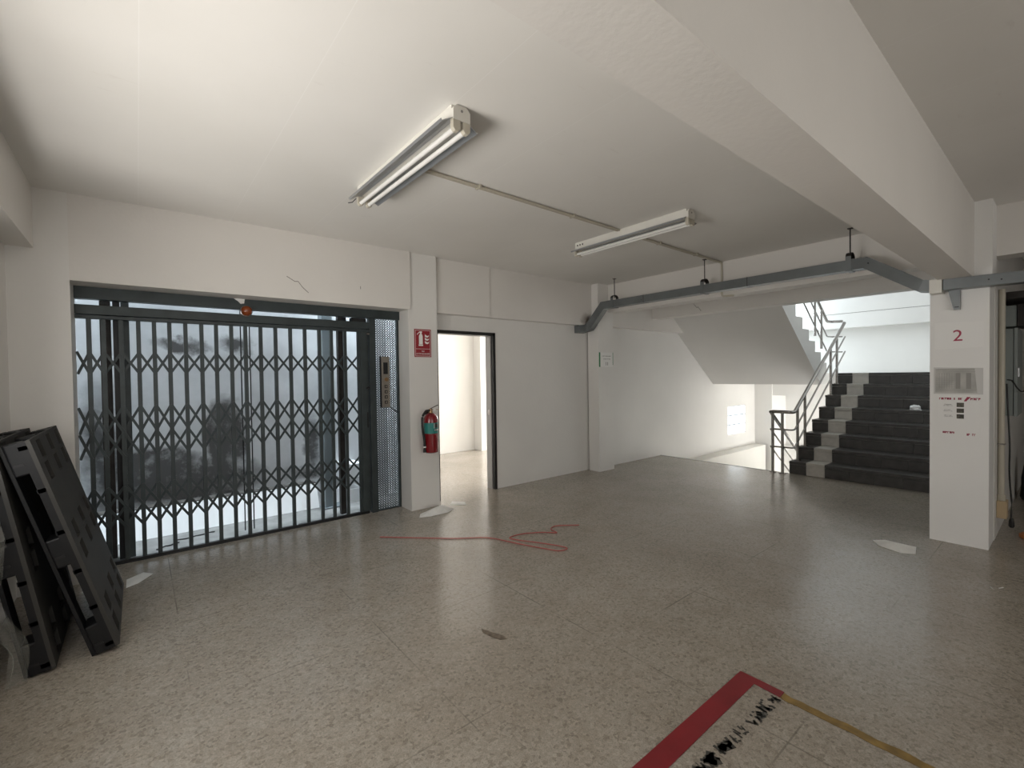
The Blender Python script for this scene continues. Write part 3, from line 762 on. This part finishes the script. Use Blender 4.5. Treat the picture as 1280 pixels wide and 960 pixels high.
MB().poly([(5.405, .70, 2.165), (5.405, .625, 2.165), (5.405, .625, 2.0), (5.405, .665, 2.0)], (-.03, 0, 0)).build('support_bracket', M_duct, du)
MB().box(5.373, 5.3745, .632, .660, 2.018, 2.026).build('bracket_slot', M_black, du)
tag(MB().box(5.41, 5.46, 4.845, 4.8495, 2.28, 2.40).build('rust_mark', M_rust), 'rust coloured smudge on the wall beside the duct end', 'stain') if 0 else None

# ------------------------------------------------------------------ fluorescent fittings
def fitting(label, cx, y0, y1, group=None):
    t_ = thing('fluorescent_light', label, 'ceiling light', (cx, (y0+y1)/2, CZ))
    hw = .05
    MB().box(cx-hw, cx+hw, y0+.02, y1-.015, 2.815, CZ).build('housing', M_white, t_, bevel=.002)
    for s in (-1, 1):
        prof_ = [(cx+s*.03, 2.812), (cx+s*.055, 2.812), (cx+s*.105, 2.782), (cx+s*.112, 2.790), (cx+s*.114, 2.788), (cx+s*.106, 2.776), (cx+s*.053, 2.808), (cx+s*.03, 2.808)]
        MB().poly([(x, y0+.02, z) for x, z in prof_], (0, y1-y0-.03, 0)).build('reflector', M_reflector, t_)
    # near end cap (towards the viewer's right) with chamfered shoulders
    MB().poly([(cx-.052, y0, 2.80), (cx+.052, y0, 2.80), (cx+.052, y0, 2.855), (cx+.03, y0, CZ-.002), (cx-.03, y0, CZ-.002), (cx-.052, y0, 2.855)], (0, .02, 0)).build('end_cap', M_white, t_, bevel=.002)
    MB().cyl((cx, y0-.002, 2.85), (cx, y0+.001, 2.85), .007, 12).build('knockout', M_greyprint, t_)
    for s in (-1, 1):
        for yy in (y0+.002, y1-.032):
            MB().poly([(cx+s*.030-.022, yy, 2.812), (cx+s*.030+.022, yy, 2.812), (cx+s*.030+.022, yy, 2.760), (cx+s*.030+.010, yy, 2.745), (cx+s*.030-.010, yy, 2.745), (cx+s*.030-.022, yy, 2.760)], (0, .028, 0)).build('lamp_holder', M_cream, t_, bevel=.002)
        MB().cyl((cx+s*.030, y0+.028, 2.765), (cx+s*.030, y1-.03, 2.765), .0135, 16).build('tube', M_tube, t_, smooth=True)
    for k in range(3): MB().lathe([(.009, 0), (.009, .003)], (cx-hw-.002, y1-.05-.035*k, 2.848), 'x', 10).build('vent_hole', M_dark, t_)
    return t_
f1 = fitting('white twin tube ceiling light nearest the camera, above the lift side', 1.315, 1.99, 3.31)
MB().tube([(1.26, 3.31, 2.80), (1.25, 3.36, 2.785), (1.235, 3.40, 2.79)], .003, 6).build('loose_wire', M_rubber, f1)
fitting('white twin tube ceiling light farther away, near the cable duct', 3.655, 2.06, 3.36)

cdt = tag(MB().tube([(1.38, 2.73, 2.868), (3.59, 2.76, 2.868)], .009, 8).tube([(1.38, 2.752, 2.868), (3.59, 2.782, 2.868)], .009, 8).build('conduit', M_cream), 'thin surface conduit on the ceiling joining the two tube lights', 'conduit')
cd2 = thing('conduit', 'thin ceiling conduit from the farther light to the beam, dropping down behind the duct', 'conduit', (4.7, 2.78, 2.868))
MB().tube([(3.72, 2.772, 2.868), (4.6, 2.79, 2.868), (5.68, 2.80, 2.868)], .009, 8).tube([(3.72, 2.795, 2.868), (4.6, 2.812, 2.868), (5.66, 2.82, 2.868)], .009, 8).build('ceiling_run', M_cream, cd2)
MB().tube(smooth_path([(5.62, 2.81, 2.866), (5.686, 2.81, 2.866), (5.686, 2.81, 2.45), (5.686, 2.66, 2.44)], .03), .013, 10).build('drop', M_cream, cd2, smooth=True)
for x, y in ((1.95, 2.75), (2.95, 2.763), (4.3, 2.793), (5.05, 2.80)):
    MB().box(x-.008, x+.008, y-.028, y+.028, 2.857, 2.88).build('saddle_clip', M_cream, cd2)

# ------------------------------------------------------------------ pallets leaning at the left wall
def pallet(label, x0, y0, y1, H, dirx, dirz, seed):
    """edge-on plastic pallet: local u along floor (y), v up the slope, w = thickness towards the wall"""
    t_ = thing('plastic_pallet', label, 'pallet', (x0, (y0+y1)/2, 0))
    dv = Vector((dirx, 0, dirz)).normalized(); dw = Vector((-dirz, 0, dirx)).normalized()
    O = Vector((x0, y0, 0)); L = y1-y0
    lift = .0
    def P(u, v, w): return O + Vector((0, 1, 0))*u + dv*v + dw*w + Vector((0, 0, .118*max(0, -dw.z)))
    def bx(b, u0, u1, v0, v1, w0, w1):
        b.hexa([P(u0, v0, w0), P(u1, v0, w0), P(u1, v1, w0), P(u0, v1, w0), P(u0, v0, w1), P(u1, v0, w1), P(u1, v1, w1), P(u0, v1, w1)])
    # deck with slots: build as grid of cells leaving holes
    slots = []
    sw, sh = .120, .100
    for cv in (.135, .61, 1.09):
        for cu in (.18, .52, .86):
            for dvv in (-.062, .062):
                slots.append((cu*L-sw/2 + (.02 if dvv > 0 else -.0), cu*L+sw/2 + (.02 if dvv > 0 else -.0), cv*H/1.22+dvv-sh/2, cv*H/1.22+dvv+sh/2))
    us = sorted(set([0, L]+[s[0] for s in slots]+[s[1] for s in slots])); vs = sorted(set([0, H]+[s[2] for s in slots]+[s[3] for s in slots]))
    b = MB()
    rowspan = []
    for i in range(len(vs)-1):
        vm = (vs[i]+vs[i+1])/2; run = None
        for j in range(len(us)-1):
            um = (us[j]+us[j+1])/2
            hole = any(s[0] < um < s[1] and s[2] < vm < s[3] for s in slots)
            if not hole: run = (run[0], us[j+1]) if run else (us[j], us[j+1])
            if hole or j == len(us)-2:
                if run: bx(b, run[0], run[1], vs[i], vs[i+1], 0, .018)
                run = None
    b.build('deck', M_deck, t_)
    bb = MB()
    for s in slots: bx(bb, s[0]-.004, s[1]+.004, s[2]-.004, s[3]+.004, .030, .034)
    for cv in (0.02, .25, .47, .70, .94, H-.045): bx(bb, 0.0, L, cv, cv+.022, .018, .052)
    for cu in (0.0, L*.25, L*.5, L*.75, L-.022): bx(bb, cu, cu+.022, 0, H, .018, .048)
    bb.build('rib_grid', M_pallet, t_)
    for cv0, cv1 in ((.0, .17), (.53, .69), (H-.17, H)):
        for cu0, cu1 in ((0, .14), (L/2-.07, L/2+.07), (L-.14, L)):
            f_ = MB(); bx(f_, cu0, cu1, cv0, cv1, .040, .102)
            o = f_.build('foot', M_pallet, t_, bevel=.008)
            s_ = MB(); bx(s_, cu0-.003, cu0+.002, cv0+.05, cv0+.062, .055, .092); s_.build('foot_groove', M_black, o)
    for cu0, cu1 in ((0.01, .12), (L/2-.055, L/2+.055), (L-.12, L-.01)):
        s_ = MB(); bx(s_, cu0, cu1, .0, H, .102, .120); s_.build('skid', M_pallet, t_, bevel=.003)
    return t_
pallet('black plastic pallet leaning outermost by the lift gate, slotted deck facing the room', -.112, 3.37, 4.36, 1.22, -.265, .964, 1)
pallet('black plastic pallet standing between the outermost pallet and the left wall', -.362, 3.34, 4.33, 1.20, -.162, .985, 2)
# torn stretch film hanging in front of the inner pallet
bm = bmesh.new(); nu, nv = 10, 26
from mathutils import noise
grid = []
for j in range(nv+1):
    row = []
    for i in range(nu+1):
        u = i/nu; v_ = j/nv
        z = .01+.85*v_; xb = -.46-.12*z+.03*math.sin(v_*9)
        x = xb - .075*(1-u) + .02*noise.noise(Vector((u*4, v_*7, 0)))
        y = 3.30 + .03*noise.noise(Vector((u*5+9, v_*9, 3))) - .03*(1-u)
        row.append(bm.verts.new((x, y, z + (.02*noise.noise(Vector((u*9, 0, 5))) if j in (0,) else 0))))
    grid.append(row)
for j in range(nv):
    for i in range(nu): bm.faces.new([grid[j][i], grid[j][i+1], grid[j+1][i+1], grid[j+1][i]])
mb = MB(); mb.bm.free(); mb.bm = bm
o = mb.build('stretch_film', M_film, smooth=True); tag(o, 'torn clear stretch film hanging on the end of the inner black pallet', 'plastic film')
so = o.modifiers.new('thick', 'SOLIDIFY'); so.thickness = .001

# ------------------------------------------------------------------ corridor wall fittings (plane y = .45)
cb = thing('electrical_cabinet', 'grey electrical cabinet on the corridor wall right of the pillar', 'cabinet', (6.5, .40, 1.05))
MB().box(6.234, 6.80, .372, .449, 1.06, 1.862).build('cabinet_body', M_cab, cb, bevel=.003)
dr = MB().box(6.228, 6.806, .345, .368, 1.055, 1.868).build('cabinet_door', M_cab, cb, bevel=.003)
MB().box(6.26, 6.28, .335, .345, 1.42, 1.50).build('door_latch', M_chrome, dr)
bx_ = thing('junction_box', 'dull grey metal trunking box above the electrical cabinet', 'box', (6.5, .38, 1.88))
MB().box(6.30, 6.75, .355, .449, 1.885, 2.08).build('box_body', M_cab, bx_, bevel=.003)
MB().box(6.29, 6.76, .315, .350, 1.885, 2.085).build('dark_edge', M_brownsteel, bx_)
sl = thing('cable_tray', 'dark steel trunking slanting down toward the cabinet under the cable duct', 'cable tray', (6.6, .3, 2.1))
MB().box(6.05, 6.9, .15, .448, 2.12, 2.18).build('cross_tray', M_brownsteel, sl)
MB().bar((6.32, .26, 2.10), (6.32, -.09, 1.80), .08, .06).build('sloping_tray', M_brownsteel, sl)
MB().cyl((5.74, .33, 2.18), (5.74, .33, 2.455), .008, 8).build('hanger_rod', M_black, sl) if 0 else None
cn = thing('conduit', 'cream upright conduit on the corridor wall ending at a small tan box', 'conduit', (5.97, .43, .16))
MB().cyl((5.97, .425, .33), (5.97, .425, 2.2), .022, 14).build('pipe', M_cream, cn, smooth=True)
MB().cyl((5.97, .425, .32), (5.97, .425, .37), .030, 14).build('coupling', M_cream, cn, smooth=True)
MB().box(5.90, 6.04, .385, .449, .17, .32).build('tan_box', M_tan, cn, bevel=.003)
MB().box(5.94, 6.00, .398, .449, .82, .83).build('saddle_clip', M_chrome, cn)
co = thing('power_cord', 'black power cord looping from behind the conduit and hanging to a plug near the floor', 'cord', (6.0, .40, .1))
MB().tube(smooth_path([(6.04, .365, .30), (6.03, .375, .45), (6.02, .38, .60), (6.01, .375, .80), (6.04, .39, 1.1), (6.05, .40, 1.36)], .12), .006, 8).build('hanging_cord', M_rubber, co, smooth=True)
MB().tube(smooth_path([(6.05, .395, 1.395), (6.16, .375, 1.39), (6.18, .345, 1.32), (6.20, .315, 1.275), (6.2, .28, 1.32)], .05), .006, 8).build('looping_cord', M_rubber, co, smooth=True)
MB().tube([(6.035, .365, .32), (6.02, .365, .22), (5.99, .365, .16)], .006, 8).build('cord_end', M_rubber, co, smooth=True)
MB().lathe([(.008, .17), (.016, .15), (.020, .10), (.012, .085)], (5.985, .362, 0), 'z', 14).build('plug', M_rubber, co, smooth=True)
crumple('rubbish_sack', 'black bulging sack standing against the corridor wall at the right edge', 'sack', (7.85, .28, 0), .16, .13, .40, M_rubber, 12, amp=.18)
ob = tag(MB().lathe([(.055, 0), (.065, .01), (.065, .035), (.045, .05), (.02, .055)], (6.03, .255, .0), 'z', 24).build('plastic_piece', M_orange), 'orange brown rounded plastic piece lying on the corridor floor at the right edge', 'plastic piece')

# ------------------------------------------------------------------ things lying on the floor
def flat(pts, z=.002, h=.001, b=None):
    b = b or MB(); b.poly([(x, y, z) for x, y in pts], (0, 0, h)); return b
b = MB()
flat([(-.2, 1.066), (2.31, 1.058), (2.31, .972), (-.2, .972)], b=b)
rt = b.build('floor_tape', M_tapered); tag(rt, 'red tape line with its short bent end, stuck on the floor in the foreground', 'floor tape')
rt2 = flat([(2.262, .972), (2.31, .972), (2.308, .855), (2.256, .855)]).build('bent_end', M_tapered, rt)
random.seed(2)
L_, R_ = [], []
for k in range(30):
    y = .853 - k*.035
    L_.append((2.250+random.uniform(-.004, .004), y)); R_.append((2.296+random.uniform(-.006, .006), y))
tag(flat(L_+R_[::-1]).build('floor_tape', M_tapeyel), 'worn yellow tape line continuing from the red tape corner', 'floor tape')
# faded stencil: broken letter-like strokes, read along the red line
b = MB(); rnd = random.Random(31)
def stroke(p, q, w, z=.002):
    p, q = Vector((*p, 0)), Vector((*q, 0)); d = (q-p).normalized(); n = Vector((-d.y, d.x, 0))*w/2
    b.poly([(p-n+Vector((0, 0, z)))[:], (q-n+Vector((0, 0, z)))[:], (q+n+Vector((0, 0, z)))[:], (p+n+Vector((0, 0, z)))[:]], (0, 0, .0008))
def glyphs(x0, x1, n, w, ym, hy, seed):
    rnd = random.Random(seed); cw = (x1-x0)/n
    for i in range(n):
        x = x0+cw*i
        for _ in range(4):
            stroke((x+rnd.uniform(0, cw), ym+rnd.uniform(-hy, hy)), (x+rnd.uniform(0, cw), ym+rnd.uniform(-hy, hy)), w)
glyphs(1.99, 2.25, 8, .010, .872, .030, 3)
glyphs(2.05, 2.10, 1, .02, .862, .02, 5)
glyphs(1.845, 1.955, 3, .007, .880, .028, 7)
glyphs(1.76, 1.83, 1, .026, .885, .026, 9)
glyphs(1.74, 1.84, 2, .012, .885, .030, 19)
glyphs(1.60, 1.72, 2, .030, .885, .026, 12)
glyphs(1.60, 1.73, 3, .012, .885, .032, 22)
tag(b.build('stencil_lettering', M_marker), 'faded broken black stencil lettering on the floor beside the red tape', 'lettering')
# string
pts = [(1.725, 4.112), (1.97, 3.867), (2.249, 3.592), (2.484, 3.44), (2.59, 3.105), (2.737, 2.755), (2.84, 2.75), (2.83, 2.83), (2.762, 2.979), (2.643, 3.19), (2.60, 3.30), (2.762, 3.308), (2.957, 3.20), (3.05, 3.07), (3.06, 3.22), (3.17, 3.26), (3.364, 3.112)]
tag(MB().tube(smooth_path([(x, y, .006) for x, y in pts], .12, 4), .0045, 6).build('string', M_cable), 'thin reddish string trailing across the floor in loose loops', 'string')
# papers
def paper(label, pts, peak, name='paper', material=M_paper, thick=.0015):
    bm = bmesh.new(); vs = [bm.verts.new(p) for p in pts]; c = bm.verts.new(peak)
    for i in range(len(vs)): bm.faces.new([vs[i], vs[(i+1) % len(vs)], c])
    bmesh.ops.recalc_face_normals(bm, faces=bm.faces)
    mb = MB(); mb.bm.free(); mb.bm = bm; o = mb.build(name, material); tag(o, label, 'paper')
    s = o.modifiers.new('thick', 'SOLIDIFY'); s.thickness = thick; return o
paper('folded white paper lying on the floor at the foot of the white column', [(2.29, 4.41, .002), (2.40, 4.36, .004), (2.62, 4.36, .004), (2.74, 4.44, .002), (2.70, 4.52, .02), (2.50, 4.56, .012), (2.36, 4.52, .002)], (2.56, 4.42, .085))
paper('small white paper scrap on the doorway floor beyond the folded paper', [(2.78, 4.60, .002), (2.93, 4.47, .003), (2.99, 4.60, .003), (2.88, 4.71, .003)], (2.89, 4.60, .006))
paper('crumpled white paper strip on the floor in front of the pillar', [(4.99, 1.13, .002), (4.87, 1.06, .002), (4.80, .90, .002), (4.86, .82, .002), (5.00, .84, .02), (5.02, .93, .015), (4.98, 1.04, .03)], (4.92, .97, .045))
paper('white paper scrap on the floor between the outermost pallet and the gate', [(-.10, 4.52, .002), (-.10, 4.34, .002), (-.03, 4.38, .003), (.06, 4.52, .003), (.0, 4.60, .003)], (-.03, 4.46, .008))
for i, (x, y, a, lab) in enumerate(((4.48, .36, .3, 'left of two tiny white chips on the floor in front of the pillar'), (4.53, .32, -.3, 'right of two tiny white chips on the floor in front of the pillar'))):
    tag(MB().bar((x-.02, y-.03*a, .004), (x+.02, y+.03*a, .004), .006, .003).build('chip', M_paper), lab, 'debris')
tag(flat([(1.53, 2.19), (1.545, 2.22), (1.57, 2.15), (1.60, 2.08), (1.595, 2.04), (1.56, 2.06), (1.54, 2.12)]).build('floor_stain', mat('tan_dirt', (.20, .16, .12), .8, var=.5, vscale=40)), 'small brown dirt mark on the floor in the middle of the foreground', 'stain')
# cracks and marks on walls
def crack(parent_name, pts, w=.006):
    p = bpy.data.objects[parent_name]; MB().tube(pts, w/2, 5).build('crack', M_crack, p)
crack('trim_6', [(1.10, 4.659, 2.455), (1.17, 4.659, 2.415), (1.20, 4.659, 2.418), (1.235, 4.659, 2.37), (1.29, 4.659, 2.32)], .005)
crack('trim_2', [(11.219, .85, 2.66), (11.219, 2.5, 2.665), (11.219, 3.7, 2.66)], .008)
crack('trim_6', [(1.80, 4.659, 2.44), (1.80, 4.659, 2.41)], .005)
crack('trim_14', [(4.05, .749, 2.254), (4.62, .749, 2.254)], .008) if 0 else crack('ceiling', [(3.95, .756, 2.8785), (4.6, .756, 2.8785)], .006)
crack('trim_13', [(6.969, 3.9, 2.60), (6.969, 3.85, 2.54), (6.969, 3.83, 2.55), (6.969, 3.78, 2.48)], .006)
for o in bpy.data.objects:
    if '_w' in o.keys(): del o['_w']
